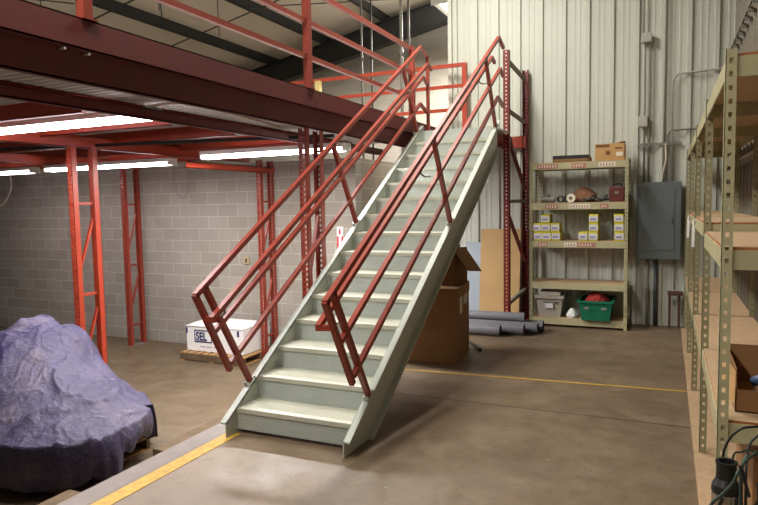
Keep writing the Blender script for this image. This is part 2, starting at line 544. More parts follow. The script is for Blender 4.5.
def column(x, y, z0, z1, mt, gap=.30, w=.078, d=.07, cols=2, holes=(.019, .028, .05), braces=None, skew=0.0, drop=0.0):
    """two slotted posts one behind the other, laced together; x, y = left front corner"""
    b = MB()
    b.box(min(x, x + skew) - .02, max(x, x + skew) + w + .02, y - .02, y + gap + d + .02, z0, z0 + .008)
    c = b.build('column', M['galv_dk'] if z0 < 0 else M['red'], mz)          # foot plates carry the posts
    for yy, face in ((y, -1), (y + gap, 1)):
        if face > 0: x += skew; z1 -= drop
        b = MB()
        yf = yy if face < 0 else yy + d
        slot_plate(b, (x, yf), (1, 0), (0, -face), w, .004, z0 + .008, z1, holes[0], holes[1], holes[2], cols)
        b.box(x, x + .004, yy, yy + d, z0 + .008, z1); b.box(x + w - .004, x + w, yy, yy + d, z0 + .008, z1)
        b.build('post', M[mt], c)
    x -= skew; z1 += drop
    xm = x + w / 2; xn = xm + skew
    za = y + d; zb = y + gap
    if braces is None:
        n = int((z1 - z0 - .5) / 1.05)
        for i in range(n + 1):
            zz = z0 + .36 + i * 1.05
            b = MB(); b.bar((xm, za, zz), (xm, zb, zz), .03, .03); b.build('rung', M[mt], c)
            if i < n:
                q = MB(); q.bar((xm, za + .005, zz + .30), (xm, zb - .005, zz + .88), .03, .025)
                q.build('brace', M[mt], c)
    else:
        for (sa, sb, mm) in braces:
            b = MB(); b.bar((xm, za, sa), (xn, zb, sb), .04, .045); b.build('brace', M[mm], c)
    return c


column(-3.15, 5.12, LZ, 2.37, 'red', gap=.27)
column(-6.165, 5.07, LZ, 2.36, 'orange', gap=.29)
column(-8.53, 8.06, LZ, 2.34, 'red', gap=.29)
column(-5.74, 8.08, LZ, 2.36, 'red', gap=.29)
column(-1.98, 8.32, 0, 3.62, 'redpost', gap=.57, skew=.13, drop=.16, cols=1, holes=(.02, .022, .05),
       braces=((3.50, 3.32, 'brownsteel'), (2.86, 2.74, 'brownsteel'), (2.52, 1.82, 'maroon'), (1.66, 1.66, 'galv_dk'), (1.5, .82, 'maroon'), (.28, .42, 'galv_dk')))

# guard rails of the platform: edge side and rear side
P = []
b = MB(); b.bar((-3.03, -2, 3.635), (-3.03, 7.72, 3.635), .041); gr = b.build('guardrail', M['red'], mz)
for z in (3.325, 3.01):
    b = MB(); b.bar((-3.03, -2, z), (-3.03, 7.72, z), .041); b.build('rail', M['red'], gr)
for y, z1 in ((-.2, 3.635), (2.66, 3.635), (5.12, 3.9), (7.74, 3.66)):
    b = MB(); b.bar((-3.025, y, 2.72), (-3.025, y, z1), .062, .062, (1, 0, 0)); b.box(-3.07, -2.985, y - .045, y + .06, 2.72, 2.728)
    b.build('rail_post', M['red'], gr)
b = MB(); b.bar((-12, 8.8, 3.60), (-2.62, 8.8, 3.60), .05); gr2 = b.build('guardrail', M['orange'], mz)
for z in (3.31, 2.98):
    b = MB(); b.bar((-12, 8.8, z), (-2.64, 8.8, z), .045); b.build('rail', M['orange'], gr2)
for x in (-2.64, -5.2, -7.6):
    b = MB(); b.bar((x, 8.8, 2.6), (x, 8.8, 3.62), .065, .065); b.build('rail_post', M['orange'], gr2)

# ------------------------------------------------------------------ staircase
st = thing('staircase', 'grey green steel staircase with red handrails rising to the mezzanine', 'staircase', (-2.45, 3.7, 0))
SL = .614
def zn(y): return .183 + SL * (y - 3.68)
XL, XR = -2.845, -1.905                     # inner faces of the two stringer webs
for x0, dx in ((XL, -1), (XR, 1)):
    yb, yt = 3.545, 7.66
    def zt(y): return zn(y) + .012
    V = .335
    ylow = yb + (V - zt(yb)) / SL + 0.0
    poly = [(yb, 0), (yb, zt(yb)), (yt, zt(yt)), (yt, zt(yt) - V), (yb + (V - zt(yb)) / SL, 0)]
    b = MB(); xa = sorted((x0, x0 + dx * .008)); b.prism(poly, xa[0], xa[1])
    xa = sorted((x0, x0 + dx * .052))
    f = [(yb, zt(yb)), (yt, zt(yt)), (yt, zt(yt) - .012), (yb, zt(yb) - .012)]
    b.prism(f, xa[0], xa[1])
    ys = yb + (V - zt(yb)) / SL
    b.prism([(ys, 0), (yt, zt(yt) - V), (yt, zt(yt) - V + .012), (ys, .014)], xa[0], xa[1])
    b.build('stringer', M['stair'], st)
R, G = .1703, .2773
for i in range(15):
    y = 3.68 + G * i; z = .183 + R * i
    zb = z - R + (.015 if i == 0 else -.002)
    b = MB(); b.box(XL + .001, XR - .001, y, y + .006, zb, z - .006)
    b.build('riser', M['riser'], st)
    if i < 14:
        b = MB(); b.box(XL + .001, XR - .001, y - .006, y + G + .002, z - .006, z); b.box(XL + .001, XR - .001, y - .008, y - .002, z - .03, z)
        b.build('tread', M['tread'], st)

rt = lambda y: 1.06 + .587 * (y - 3.31)
def side_rails(x, xin):
    w = .037
    s = 1 if xin > x else -1
    rail_y0, rail_y1 = 3.31, 7.68
    b = MB()
    b.bar((x, rail_y0, rt(rail_y0)), (x, rail_y1, rt(rail_y1)), w)
    b.bar((x, rail_y1 - .01, rt(rail_y1)), (x, 7.92, 3.55), w)
    b.bar((x, rail_y0 - .003, rt(rail_y0) + .01), (x, 3.65, .47), w)          # raked end post of the panel
    top = b.build('guardrail', M['red'], st)
    for (ya, za, yb_, zb_, ye, ze) in ((3.478, .775, 7.74, 3.265, 7.90, 3.20), (3.655, .52, 7.63, 2.912, 7.90, 2.83)):
        b = MB(); b.bar((x, ya, za), (x, yb_, zb_), w * .95); b.bar((x, yb_ - .01, zb_), (x, ye, ze), w * .95)
        b.build('mid_rail', M['red'], top)
    for yf in (3.885, 5.748, 7.50):
        zf = zn(yf) + .02
        t = (rt(yf) - zf) / (.853 + .522 * .587)
        b = MB(); b.bar((x, yf, zf), (x, yf - .522 * t, zf + .853 * t), w); b.build('rail_post', M['red'], top)
        b = MB(); d = Vector((0, .853, .522))
        b.bar(Vector((x, yf, zf - .004)) - d * .05, Vector((x, yf, zf - .004)) + d * .05, .05, .008)
        b.tube([(x + .016, yf + .034, zf + .018), (x + .016, yf + .026, zf + .035)], .009, 6)
        b.tube([(x - .016, yf - .034, zf - .02), (x - .016, yf - .042, zf - .004)], .009, 6)
        o = b.build('foot_plate', M['stair'], top); o['label'] = 'grey painted foot plate'
    if x < -2.5:
        b = MB(); b.bar((x, 7.92, 3.57), (x, 7.92, 2.59), w); b.build('rail_post', M['red'], top)
    hb = [(3.37, .897), (7.68, 3.40)]
    b = MB()
    b.bar((xin, hb[0][0], hb[0][1]), (xin, hb[1][0], hb[1][1]), .036)
    b.bar((xin, hb[1][0] - .008, hb[1][1] + .003), (xin, hb[1][0] + .14, hb[1][1] - .04), .036)
    ye = 3.31 + (1.06 - .885) / 1.73
    b.bar((x, ye, .89), (xin + s * .02, hb[0][0] + .005, .89), .036, .036, (0, 1, 0))
    h = b.build('handrail', M['red'], st)
    for yy in (3.50, 5.2, 7.1):
        zz = hb[0][1] + (yy - hb[0][0]) * .581
        b = MB(); b.tube([(xin, yy, zz - .015), (xin, yy + .01, zz - .055), (xin - s * .03, yy + .02, zz - .075), (x, yy + .02, zz - .075)], .009, 8)
        b.build('bracket', M['galv_dk'], h)
side_rails(-2.876, -2.79)
side_rails(-1.878, -1.965)

# ------------------------------------------------------------------ lights under and above
def strip(name, label, x0, x1, y0, y1, z, mt, group, power, color, up=0):
    """strip fixture with two tubes, along x or y"""
    along_x = (x1 - x0) > (y1 - y0)
    cx_, cy_ = (x0 + x1) / 2, (y0 + y1) / 2
    t = thing(name, label, 'light', (cx_, cy_, z), group)
    b = MB(); b.box(x0, x1, y0, y1, z + .035, z + .085)
    if along_x: b.box(x0, x0 + .02, y0, y1, z - .01, z + .04); b.box(x1 - .02, x1, y0, y1, z - .01, z + .04)
    else: b.box(x0, x1, y0, y0 + .02, z - .01, z + .04); b.box(x0, x1, y1 - .02, y1, z - .01, z + .04)
    b.build('housing', M['fixture'], t)
    for k in (-1, 1):
        b = MB()
        if along_x: b.tube([(x0 + .02, cy_ + k * .055, z + .012), (x1 - .02, cy_ + k * .055, z + .012)], .019, 12)
        else: b.tube([(cx_ + k * .055, y0 + .02, z + .012), (cx_ + k * .055, y1 - .02, z + .012)], .019, 12)
        b.build('tube', mt, t, smooth=True)
    l = bpy.data.lights.new('lamp', 'AREA'); l.shape = 'RECTANGLE'; l.energy = power; l.color = color
    l.size = (x1 - x0) * .96; l.size_y = (y1 - y0) * .9
    lo = bpy.data.objects.new('lamp', l); COL.objects.link(lo); lo.location = (cx_, cy_, z - .02)
    if up:                                       # extra lamp added above the closed housing to brighten the roof
        l2 = l.copy(); l2.energy = up
        lo = bpy.data.objects.new('lamp', l2); COL.objects.link(lo); lo.location = (cx_, cy_, z + .10); lo.rotation_euler = (PI, 0, 0)
    return t

WH = (1.0, .97, .93)
gm = 'strip lights under the mezzanine'
strip('strip_light', 'fluorescent strip light nearest the camera under the mezzanine, at the left edge', -6.35, -3.92, 4.02, 4.20, 2.40, M['tube_warm'], gm, 75, WH)
strip('strip_light', 'fluorescent strip light under the mezzanine crossing behind the front left rack column', -8.55, -6.12, 6.62, 6.80, 2.24, M['tube_warm'], gm, 50, WH)
strip('strip_light', 'fluorescent strip light under the mezzanine behind the column beside the stairs', -5.30, -3.28, 6.28, 6.46, 2.26, M['tube_warm'], gm, 185, WH)
strip('strip_light', 'fluorescent strip light end low at the far left under the mezzanine', -11.4, -8.98, 6.72, 6.90, 2.24, M['tube_warm'], gm, 4, WH)
WM = (1.0, .96, .88)
gc = 'strip lights hung from the roof'
strip('ceiling_light', 'bright strip light hanging from the roof beside the top edge of the metal wall', -3.92, -3.50, 11.0, 13.4, 5.2, M['tube_top'], gc, 800, WM, 160)
strip('ceiling_light', 'strip light high above the foot of the staircase', -2.75, -2.45, .4, 2.8, 5.0, M['tube_top'], gc, 185, WM)
strip('ceiling_light', 'strip light high above the head of the staircase', -2.75, -2.45, 5.0, 7.4, 5.5, M['tube_top'], gc, 225, WM)
strip('ceiling_light', 'strip light high behind the camera', -2.75, -2.45, -3.2, -.8, 5.0, M['tube_top'], gc, 115, WM)
strip('ceiling_light', 'added unseen strip light brightening the roof above the mezzanine deck', -7.8, -7.5, 1.0, 3.4, 5.0, M['tube_top'], gc, 40, WM, 95)  # made-up fixture out of view, added to light the roof

# cords and conduit under the mezzanine
tag(MB().tube([(-3.3, 6.1, 2.40), (-8.6, 4.95, 2.41), (-9.4, 4.8, 2.41)], .02, 8).build('conduit', M['black'], org=(-6, 5.5, 2.40)),
    'black conduit strung below the mezzanine deck', 'conduit')
def cord(pts, r, mt, label, name='cord', cat='cord', group=None):
    n = 10; out = []
    pts = [Vector(q) for q in pts]
    for i in range(len(pts) - 1):                                   # Catmull-Rom
        p0 = pts[max(i - 1, 0)]; p1 = pts[i]; p2 = pts[i + 1]; p3 = pts[min(i + 2, len(pts) - 1)]
        for k in range(n):
            t = k / n
            out.append(.5 * ((2 * p1) + (p2 - p0) * t + (2 * p0 - 5 * p1 + 4 * p2 - p3) * t * t + (3 * p1 - p0 - 3 * p2 + p3) * t ** 3))
    out.append(pts[-1])
    return tag(MB().tube(out, r, 8).build(name, M[mt], org=pts[0], smooth=True), label, cat, group)
cord([(-7.72, 8.5, 2.36), (-7.74, 8.5, 2.0), (-7.62, 8.52, 1.83), (-7.48, 8.5, 1.9), (-7.42, 8.5, 2.36)], .008, 'galv_dk',
     'thin grey cord looped against the block wall behind the slim rear column')
cord([(-11.1, 7.9, 2.30), (-11.1, 7.9, 2.05), (-11.35, 7.9, 1.78), (-11.8, 7.9, 1.72)], .010, 'wire',
     'pale cord hanging at the far left under the mezzanine')
cord([(-3.98, 3.9, 2.44), (-3.6, 4.1, 2.50), (-3.35, 4.7, 2.42), (-3.2, 4.9, 2.36)], .010, 'wire',
     'pale lamp cord running from the nearest strip light to the stairside column')
tag(MB().box(-4.12, -3.9, 3.7, 3.78, 2.40, 2.47).build('junction_box', M['fixture'], org=(-4, 3.74, 2.40), bevel=.004),
    'small white junction box under the deck beside the nearest strip light', 'box')

# wall signs and bits on the block wall
s_ = thing('fire_extinguisher_sign', 'small red and white extinguisher sign on the block wall beside the stairs', 'sign', (-4.58, 8.597, .95))
MB().box(-4.635, -4.525, 8.588, 8.598, .95, 1.32).build('plate', M['white'], s_)
b = MB(); b.box(-4.632, -4.605, 8.584, 8.588, .95, 1.17); b.box(-4.555, -4.528, 8.584, 8.588, .95, 1.17)
b.box(-4.60, -4.57, 8.584, 8.588, 1.20, 1.265); b.box(-4.592, -4.578, 8.584, 8.588, 1.265, 1.285); b.box(-4.578, -4.555, 8.584, 8.588, 1.275, 1.285)
b.build('print', M['signred'], s_)
for x, z, lb in ((-6.34, .76, 'small ivory outlet box on the block wall above the white carton'),):
    o = thing('outlet_box', lb, 'outlet', (x, 8.6, z))
    MB().box(x - .05, x + .05, 8.57, 8.6, z - .06, z + .06).build('cover', M['wallbox'], o, bevel=.004)
    MB().box(x - .018, x + .018, 8.566, 8.57, z - .035, z + .035).build('socket', M['timber_rust'], o)

# stud and four conduits standing beyond the platform
tag(MB().box(-4.98, -4.90, 8.62, 8.70, 2.608, 3.56).build('wooden_stud', M['wood_pale'], org=(-4.94, 8.66, 2.608)),
    'short pale wooden stud upright on the mezzanine behind the edge rail', 'timber')
for x, r, mt, lb in ((-4.64, .018, 'greypipe', 'leftmost of the four thin conduits rising behind the mezzanine rails'),
                     (-4.46, .016, 'darksteel', 'darkest thin conduit behind the mezzanine rails, second from left'),
                     (-3.93, .026, 'galv_dk', 'palest and thickest conduit behind the mezzanine rails'),
                     (-3.80, .020, 'greypipe', 'rightmost of the four conduits rising behind the mezzanine rails')):
    o = thing('conduit', lb, 'conduit', (x, 9.6, LZ), 'conduits behind the mezzanine rails')
    MB().tube([(x, 9.6, LZ), (x, 9.6, zc(x) - .01)], r, 10).build('pipe', M[mt], o, smooth=True)
    MB().tube([(x, 9.6, 4.02), (x, 9.6, 4.12)], r * 1.4, 10).build('coupling', M[mt], o, smooth=True)

# ------------------------------------------------------------------ dock bumpers (timbers bolted along the slab edge)
for y0, y1, lb in ((3.22, 4.9, 'weathered timber bumper along the dock edge near the foot of the stairs'),
                   (.6, 2.55, 'weathered timber bumper along the dock edge at the bottom left corner')):
    tag(MB().box(FX - .13, FX - .002, y0, y1, -.26, -.012).build('dock_bumper', M['wood_dk'], org=(FX - .06, (y0 + y1) / 2, -.26), bevel=.008),
        lb, 'timber', 'dock edge timbers')

# ------------------------------------------------------------------ pallets
def pallet(x0, x1, y0, y1, z, label, nb=7):
    t = thing('pallet', label, 'pallet', ((x0 + x1) / 2, (y0 + y1) / 2, z))
    for k in range(3):
        yy = y0 + (y1 - y0 - .04) * k / 2
        b = MB(); b.box(x0, x1, yy, yy + .04, z + .016, z + .112); b.build('stringer', M['wood_dk'], t)
    w = .09
    for k in range(nb):
        xx = x0 + (x1 - x0 - w) * k / (nb - 1)
        MB().box(xx, xx + w, y0, y1, z + .112, z + .13).build('deck_board', M['wood'], t, bevel=.003)
    for k in range(3):
        xx = x0 + (x1 - x0 - w) * k / 2
        MB().box(xx, xx + w, y0, y1, z, z + .016).build('bottom_board', M['wood'], t)
    return t
pallet(-6.96, -5.74, 7.62, 8.5, LZ, 'wooden pallet under the white carton by the block wall', 9)
pallet(-6.35, -4.66, 3.55, 4.62, LZ, 'wooden pallet under the purple tarp', 9)

# ------------------------------------------------------------------ white carton with the navy boxed letters
c = thing('white_carton', 'large white carton with navy boxed lettering on a pallet behind the stair rail', 'box', (-6.35, 8.0, LZ + .13))
z0 = LZ + .13
MB().box(-6.93, -5.835, 7.74, 8.46, z0, z0 + .40).build('body', M['white'], c, bevel=.012)
b = MB(); b.box(-6.94, -5.83, 7.73, 8.47, z0 + .40, z0 + .405); b.add([(-6.93, 7.74, z0 + .405), (-5.835, 7.74, z0 + .405), (-5.835, 8.46, z0 + .405), (-6.93, 8.46, z0 + .405), (-6.9, 8.0, z0 + .43), (-5.92, 8.05, z0 + .432), (-5.92, 8.2, z0 + .44), (-6.9, 8.25, z0 + .435)],
      [(0, 1, 5, 4), (1, 2, 6, 5), (2, 3, 7, 6), (3, 0, 4, 7), (4, 5, 6, 7)]); b.build('lid', M['white'], c)
b = MB()
yf = 7.735
def frame(b, x0, x1, za, zb, t):
    b.box(x0, x1, yf, yf + .004, za, za + t); b.box(x0, x1, yf, yf + .004, zb - t, zb)
    b.box(x0, x0 + t, yf, yf + .004, za, zb); b.box(x1 - t, x1, yf, yf + .004, za, zb)
frame(b, -6.765, -6.425, z0 + .15, z0 + .345, .016)
b.build('logo_frame', M['navy'], c)
def text(body, size, x, z, name, mt, parent, xs=1.0, bold=.0):
    cu = bpy.data.curves.new(name, 'FONT'); cu.body = body; cu.size = size; cu.extrude = .002; cu.offset = bold
    o = bpy.data.objects.new(name, cu); COL.objects.link(o)
    dg = bpy.context.evaluated_depsgraph_get()
    me = bpy.data.meshes.new_from_object(o.evaluated_get(dg))
    bpy.data.objects.remove(o)
    me.materials.clear(); me.materials.append(M[mt])
    ob = bpy.data.objects.new(name, me); COL.objects.link(ob)
    ob.parent = parent; ob.location = Vector((x, yf - .001, z)) - ORG[parent.name]
    ob.rotation_euler = (PI / 2, 0, 0); ob.scale = (xs, 1, 1)
    return ob
text('SEL', .18, -6.735, z0 + .185, 'lettering', 'navy', c, .83, .003)
b = MB()
for k in range(14):
    if k % 5 != 4: b.box(-6.66 + k * .026, -6.66 + k * .026 + .018, yf + .002, yf + .005, z0 + .075, z0 + .09)
b.build('small_print', M['greyprint'], c)
b = MB(); b.box(-6.935, -6.90, yf + .001, yf + .005, z0 + .28, z0 + .37); b.box(-5.94, -5.905, yf + .001, yf + .005, z0 + .28, z0 + .37)
b.box(-5.838, -5.835, 8.30, 8.34, z0 + .26, z0 + .37)
b.build('corner_mark', M['navy'], c)

# ------------------------------------------------------------------ tarp-covered load
def tarp():
    rim = [(-5.09, 3.36), (-4.86, 3.38), (-4.66, 3.46), (-4.44, 3.62), (-4.36, 3.84), (-4.40, 4.12), (-4.45, 4.38), (-4.66, 4.66), (-4.98, 4.86),
           (-5.4, 4.92), (-6.0, 4.93), (-6.6, 4.9), (-7.0, 4.5), (-7.0, 3.8), (-6.5, 3.42), (-5.7, 3.36)]
    ctl = [(-6.65, 4.5, .24), (-6.07, 4.5, .52), (-5.75, 4.5, .47), (-5.50, 4.5, .43), (-5.36, 4.55, .10), (-5.2, 4.5, .04), (-5.05, 4.5, .0), (-4.87, 4.5, -.14),
           (-6.1, 4.75, .46), (-5.6, 4.75, .36), (-5.3, 4.75, .0), (-5.6, 4.2, .40), (-5.9, 3.9, .30), (-5.3, 4.1, .17), (-5.0, 4.0, .02),
           (-5.4, 3.7, .02), (-5.0, 3.6, -.14), (-4.75, 3.75, -.18), (-4.7, 4.2, -.13), (-6.4, 3.9, .1), (-6.8, 4.2, .0)]
    ctl += [(x, y, -.29) for x, y in rim]
    import numpy as np
    A = np.array([(a, b_) for a, b_, z in ctl]); zz_ = np.array([z for a, b_, z in ctl])
    phi = lambda d: np.sqrt(d * d + .004)
    K = phi(np.linalg.norm(A[:, None] - A[None], axis=2)); N = len(ctl)
    Pm = np.c_[np.ones(N), A]; L = np.zeros((N + 3, N + 3)); L[:N, :N] = K - np.eye(N) * .02; L[:N, N:] = Pm; L[N:, :N] = Pm.T
    sol = np.linalg.solve(L, np.r_[zz_, 0, 0, 0])
    def h(x, y):
        d = phi(np.hypot(A[:, 0] - x, A[:, 1] - y))
        return float(sol[:N] @ d + sol[N] + sol[N + 1] * x + sol[N + 2] * y)
    n = 220; nr = 64; cx_, cy_ = -5.45, 4.15
    def rp(t):
        t = (t % 1) * len(rim); i = int(t); f = t - i
        p = [rim[(i + k - 1) % len(rim)] for k in range(4)]
        return tuple(.5 * (2 * p[1][a] + (p[2][a] - p[0][a]) * f + (2 * p[0][a] - 5 * p[1][a] + 4 * p[2][a] - p[3][a]) * f * f + (3 * p[1][a] - p[0][a] - 3 * p[2][a] + p[3][a]) * f ** 3) for a in (0, 1))
    vs = []; fs = []
    for j in range(nr + 1):
        r = max(j / nr, .004)
        for k in range(n):
            x1, y1 = rp(k / n)
            x = cx_ + (x1 - cx_) * r; y = cy_ + (y1 - cy_) * r
            z = h(x, y)
            q = Vector((x * 2.1, y * 2.1, 3.1))
            rd = 1 - abs(noise.noise(q * 1.3)) * 2
            wv = Vector((x * 3.2 + y * 1.1, y * 1.6 - x * .7, .4)) + .5 * Vector((noise.noise(q * 1.7), noise.noise(q * 1.7 + Vector((5, 2, 1))), 0))
            r2 = 1 - abs(noise.noise(wv * 1.2)) * 2.4
            r3 = 1 - abs(noise.noise(wv * 2.9 + Vector((3, 1, 0)))) * 2.6
            z += .01 * rd * rd * rd + .032 * max(r2, 0) ** 5 + .014 * max(r3, 0) ** 4 + .008 * noise.fractal(q * 3, 1, 2, 5) - .012
            vs.append((x, y, z))
    ns = 14
    for j in range(1, ns + 1):
        t = j / ns
        for k in range(n):
            x1, y1 = rp(k / n)
            q = Vector((x1 * 3.4, y1 * 3.4, 1.7))
            fold = noise.noise(q * 1.5) * .5 + noise.noise(q * 3.3) * .35
            sc = 1 + .03 * math.sin(t * PI * .9) + .10 * fold * t + .015 * t
            x = cx_ + (x1 - cx_) * sc; y = cy_ + (y1 - cy_) * sc
            drop = .37 + .05 * noise.noise(q * .7) 
            if x1 > -4.75 and y1 > 4.0: drop = .22 + .08 * noise.noise(q * 2)      # lifted at the corner, pallet shows
            zb = vs[nr * n + k][2]
            z = zb - drop * t + .012 * noise.noise(Vector((x * 9, y * 9, t * 3)))
            vs.append((x, y, max(z, LZ + .02)))
    for j in range(nr + ns):
        for k in range(n):
            k2 = (k + 1) % n
            fs.append((j * n + k, j * n + k2, (j + 1) * n + k2, (j + 1) * n + k))
    fs.append(tuple(range(n - 1, -1, -1)))
    b = MB(); b.add(vs, fs)
    o = b.build('tarp', M['tarp'], org=(-5.45, 4.15, LZ), smooth=True)
    f_ = MB(); k = 9
    P = []
    for a in range(k):
        t = a / (k - 1)
        for c_ in range(5):
            u_ = c_ / 4
            P.append((-4.62 + .10 * t + .05 * u_ + .02 * math.sin(u_ * 7 + t * 3), 4.36 + .22 * u_ - .03 * t, -.27 - .30 * t * (.75 + .25 * u_) + .02 * math.sin(u_ * 9)))
    n5 = len(P)
    P2 = [(x - .012, y, z - .006) for x, y, z in P]
    F = []
    for a in range(k - 1):
        for c_ in range(4):
            q_ = (a * 5 + c_, a * 5 + c_ + 1, a * 5 + c_ + 6, a * 5 + c_ + 5); F.append(q_); F.append(tuple(n5 + z for z in reversed(q_)))
    for a in range(k - 1):
        for c_ in (0, 4): F.append((a * 5 + c_, (a + 1) * 5 + c_, n5 + (a + 1) * 5 + c_, n5 + a * 5 + c_))
    for c_ in range(4):
        for a in (0, k - 1): F.append((a * 5 + c_, a * 5 + c_ + 1, n5 + a * 5 + c_ + 1, n5 + a * 5 + c_))
    f_.add(P + P2, F); fl = f_.build('corner_flap', M['tarp_dark'], o, smooth=True); fl['label'] = 'black folded tarp corner'
    return tag(o, 'faded purple blue tarp draped over a bulky load on the sunken floor', 'tarp')
tarp()

# ------------------------------------------------------------------ shelving helpers
def angle_post(b, x, y, sx, sy, z0, z1, w=.042, hole=(.014, .018), pitch=.05):
    """slotted angle: corner at (x, y), legs run towards +sx*x and +sy*y"""
    slot_plate(b, (x, y), (sx, 0), (0, sy), w, .003, z0, z1, hole[0], hole[1], pitch)
    slot_plate(b, (x, y), (0, sy), (sx, 0), w, .003, z0, z1, hole[0], hole[1], pitch)

# beige unit against the metal wall
u = thing('shelving_unit', 'beige steel shelving unit with five shelves against the metal wall', 'shelves', (-1.04, 8.68, 0))
UX0, UX1, UY0, UY1 = -1.665, -.445, 8.45, 8.90
for x, sx in ((UX0, 1), (UX1, -1)):
    for y, sy in ((UY0, 1), (UY1, -1)):
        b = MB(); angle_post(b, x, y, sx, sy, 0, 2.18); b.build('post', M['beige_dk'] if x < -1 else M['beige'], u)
for z in (2.15, 1.63, 1.135, .59, .12):
    b = MB(); b.box(UX0 + .01, UX1 - .01, UY0 + .012, UY1 - .012, z - .016, z)
    s_ = b.build('shelf', M['particle'], u)
    b = MB()
    for ya, yb_ in ((UY0 + .004, UY0 + .012), (UY1 - .012, UY1 - .004)):
        b.box(UX0 + .004, UX1 - .004, ya, yb_, z - .09, z - .008)
    for xa, xb in ((UX0 + .004, UX0 + .01), (UX1 - .01, UX1 - .004)):
        b.box(xa, xb, UY0 + .012, UY1 - .012, z - .09, z - .008)
    b.build('shelf_beam', M['beige'], s_)
    tags = {2.15: ((-1.56, .26, 'redprint'), (-1.13, .18, 'redprint'), (-.80, .20, 'paper')), 1.63: ((-1.46, .16, 'redprint'), (-1.16, .26, 'paper'), (-.78, .10, 'redprint')),
            1.135: ((-1.55, .12, 'redprint'), (-1.22, .16, 'paper'), (-1.05, .22, 'redprint'))}.get(z, ())
    for xa, w, mm in tags:   # paper price strips stuck on the beam
        b = MB(); b.box(xa, xa + w, UY0 + .001, UY0 + .0038, z - .078, z - .022)
        b.mi = 1; k = xa + .02
        while k < xa + w - .03:
            b.box(k, k + .014, UY0 - .0005, UY0 + .001, z - .066, z - .036); k += .034
        b.build('shelf_label', [M['paper'] if mm == 'paper' else M['redprint'], M['redprint'] if mm == 'paper' else M['paper']], s_)

# -- things on that unit
def carton(x, z, label):
    w, h, d = .112, .112, .24
    t = thing('yellow_carton', label, 'carton', (x, 8.58, z), 'yellow and white cartons on the middle shelf')
    b = MB(); b.box(x - w / 2, x + w / 2, 8.465, 8.465 + d, z, z + h); b.build('body', M['cartonyellow'], t, bevel=.003)
    b = MB(); b.box(x - .053, x + .053, 8.461, 8.465, z + .018, z + .094); b.build('label', M['cartonlabel'], t)
    b = MB(); b.box(x - .038, x + .03, 8.459, 8.4615, z + .035, z + .062); b.build('print', M['lilac'], t)
    return t
zb = 1.136; H = .114
c0 = carton(-1.558, zb, 'yellow carton at the left end of the bottom row of the left pile')
for x, k, lb in ((-1.444, 0, 'yellow carton in the middle of the bottom row of the left pile'),
                 (-1.325, 0, 'yellow carton at the right end of the bottom row of the left pile'),
                 (-1.572, 1, 'yellow carton at the left end of the second row of the left pile'),
                 (-1.455, 1, 'yellow carton in the middle of the second row of the left pile'),
                 (-1.335, 1, 'yellow carton at the right end of the second row of the left pile'),
                 (-1.46, 2, 'yellow carton alone on top of the left pile'),
                 (-.985, 0, 'yellow carton standing alone left of the middle stack of three'),
                 (-.862, 0, 'yellow carton at the bottom of the middle stack of three'),
                 (-.858, 1, 'yellow carton in the middle of the middle stack of three'),
                 (-.858, 2, 'yellow carton on top of the middle stack of three'),
                 (-.548, 0, 'yellow carton at the bottom of the right hand stack by the post'),
                 (-.553, 1, 'yellow carton in the middle of the right hand stack by the post'),
                 (-.557, 2, 'yellow carton on top of the right hand stack by the post')):
    dup(c0, (x + 1.558, 0, k * H), lb)

# top shelf
t = thing('cardboard_box', 'cardboard box with a white label on top of the beige shelving unit', 'box', (-.66, 8.64, 2.15))
MB().box(-.85, -.50, 8.50, 8.80, 2.151, 2.36).build('body', M['cardboard_lt'], t, bevel=.005)
b = MB(); b.box(-.60, -.52, 8.496, 8.50, 2.20, 2.25); b.build('label', M['paper'], t)
b = MB(); b.box(-.84, -.68, 8.4965, 8.50, 2.32, 2.35); b.box(-.72, -.67, 8.4965, 8.50, 2.22, 2.27); b.box(-.61, -.53, 8.4965, 8.50, 2.29, 2.31); b.build('print', M['cardboard_in'], t)
b = MB(); b.bar((-.63, 8.66, 2.36), (-.50, 8.66, 2.385), .28, .006, (0, 1, 0)); b.build('flap', M['cardboard_lt'], t)
t = thing('tray', 'shallow black tray in a cut cardboard lid on top of the beige shelving unit', 'tray', (-1.14, 8.65, 2.15))
b = MB(); b.box(-1.37, -.92, 8.47, 8.82, 2.151, 2.156); b.box(-1.37, -.92, 8.47, 8.474, 2.151, 2.19); b.box(-1.37, -1.366, 8.47, 8.82, 2.151, 2.19); b.box(-.924, -.92, 8.47, 8.82, 2.151, 2.21); b.build('lid', M['cardboard'], t)
b = MB(); b.box(-1.36, -.94, 8.48, 8.81, 2.157, 2.205); b.box(-1.37, -.93, 8.475, 8.482, 2.19, 2.235); b.box(-1.37, -.93, 8.808, 8.815, 2.19, 2.235); b.box(-1.37, -1.362, 8.475, 8.815, 2.19, 2.235); b.box(-.938, -.93, 8.475, 8.815, 2.19, 2.235)
b.build('pan', M['black'], t)
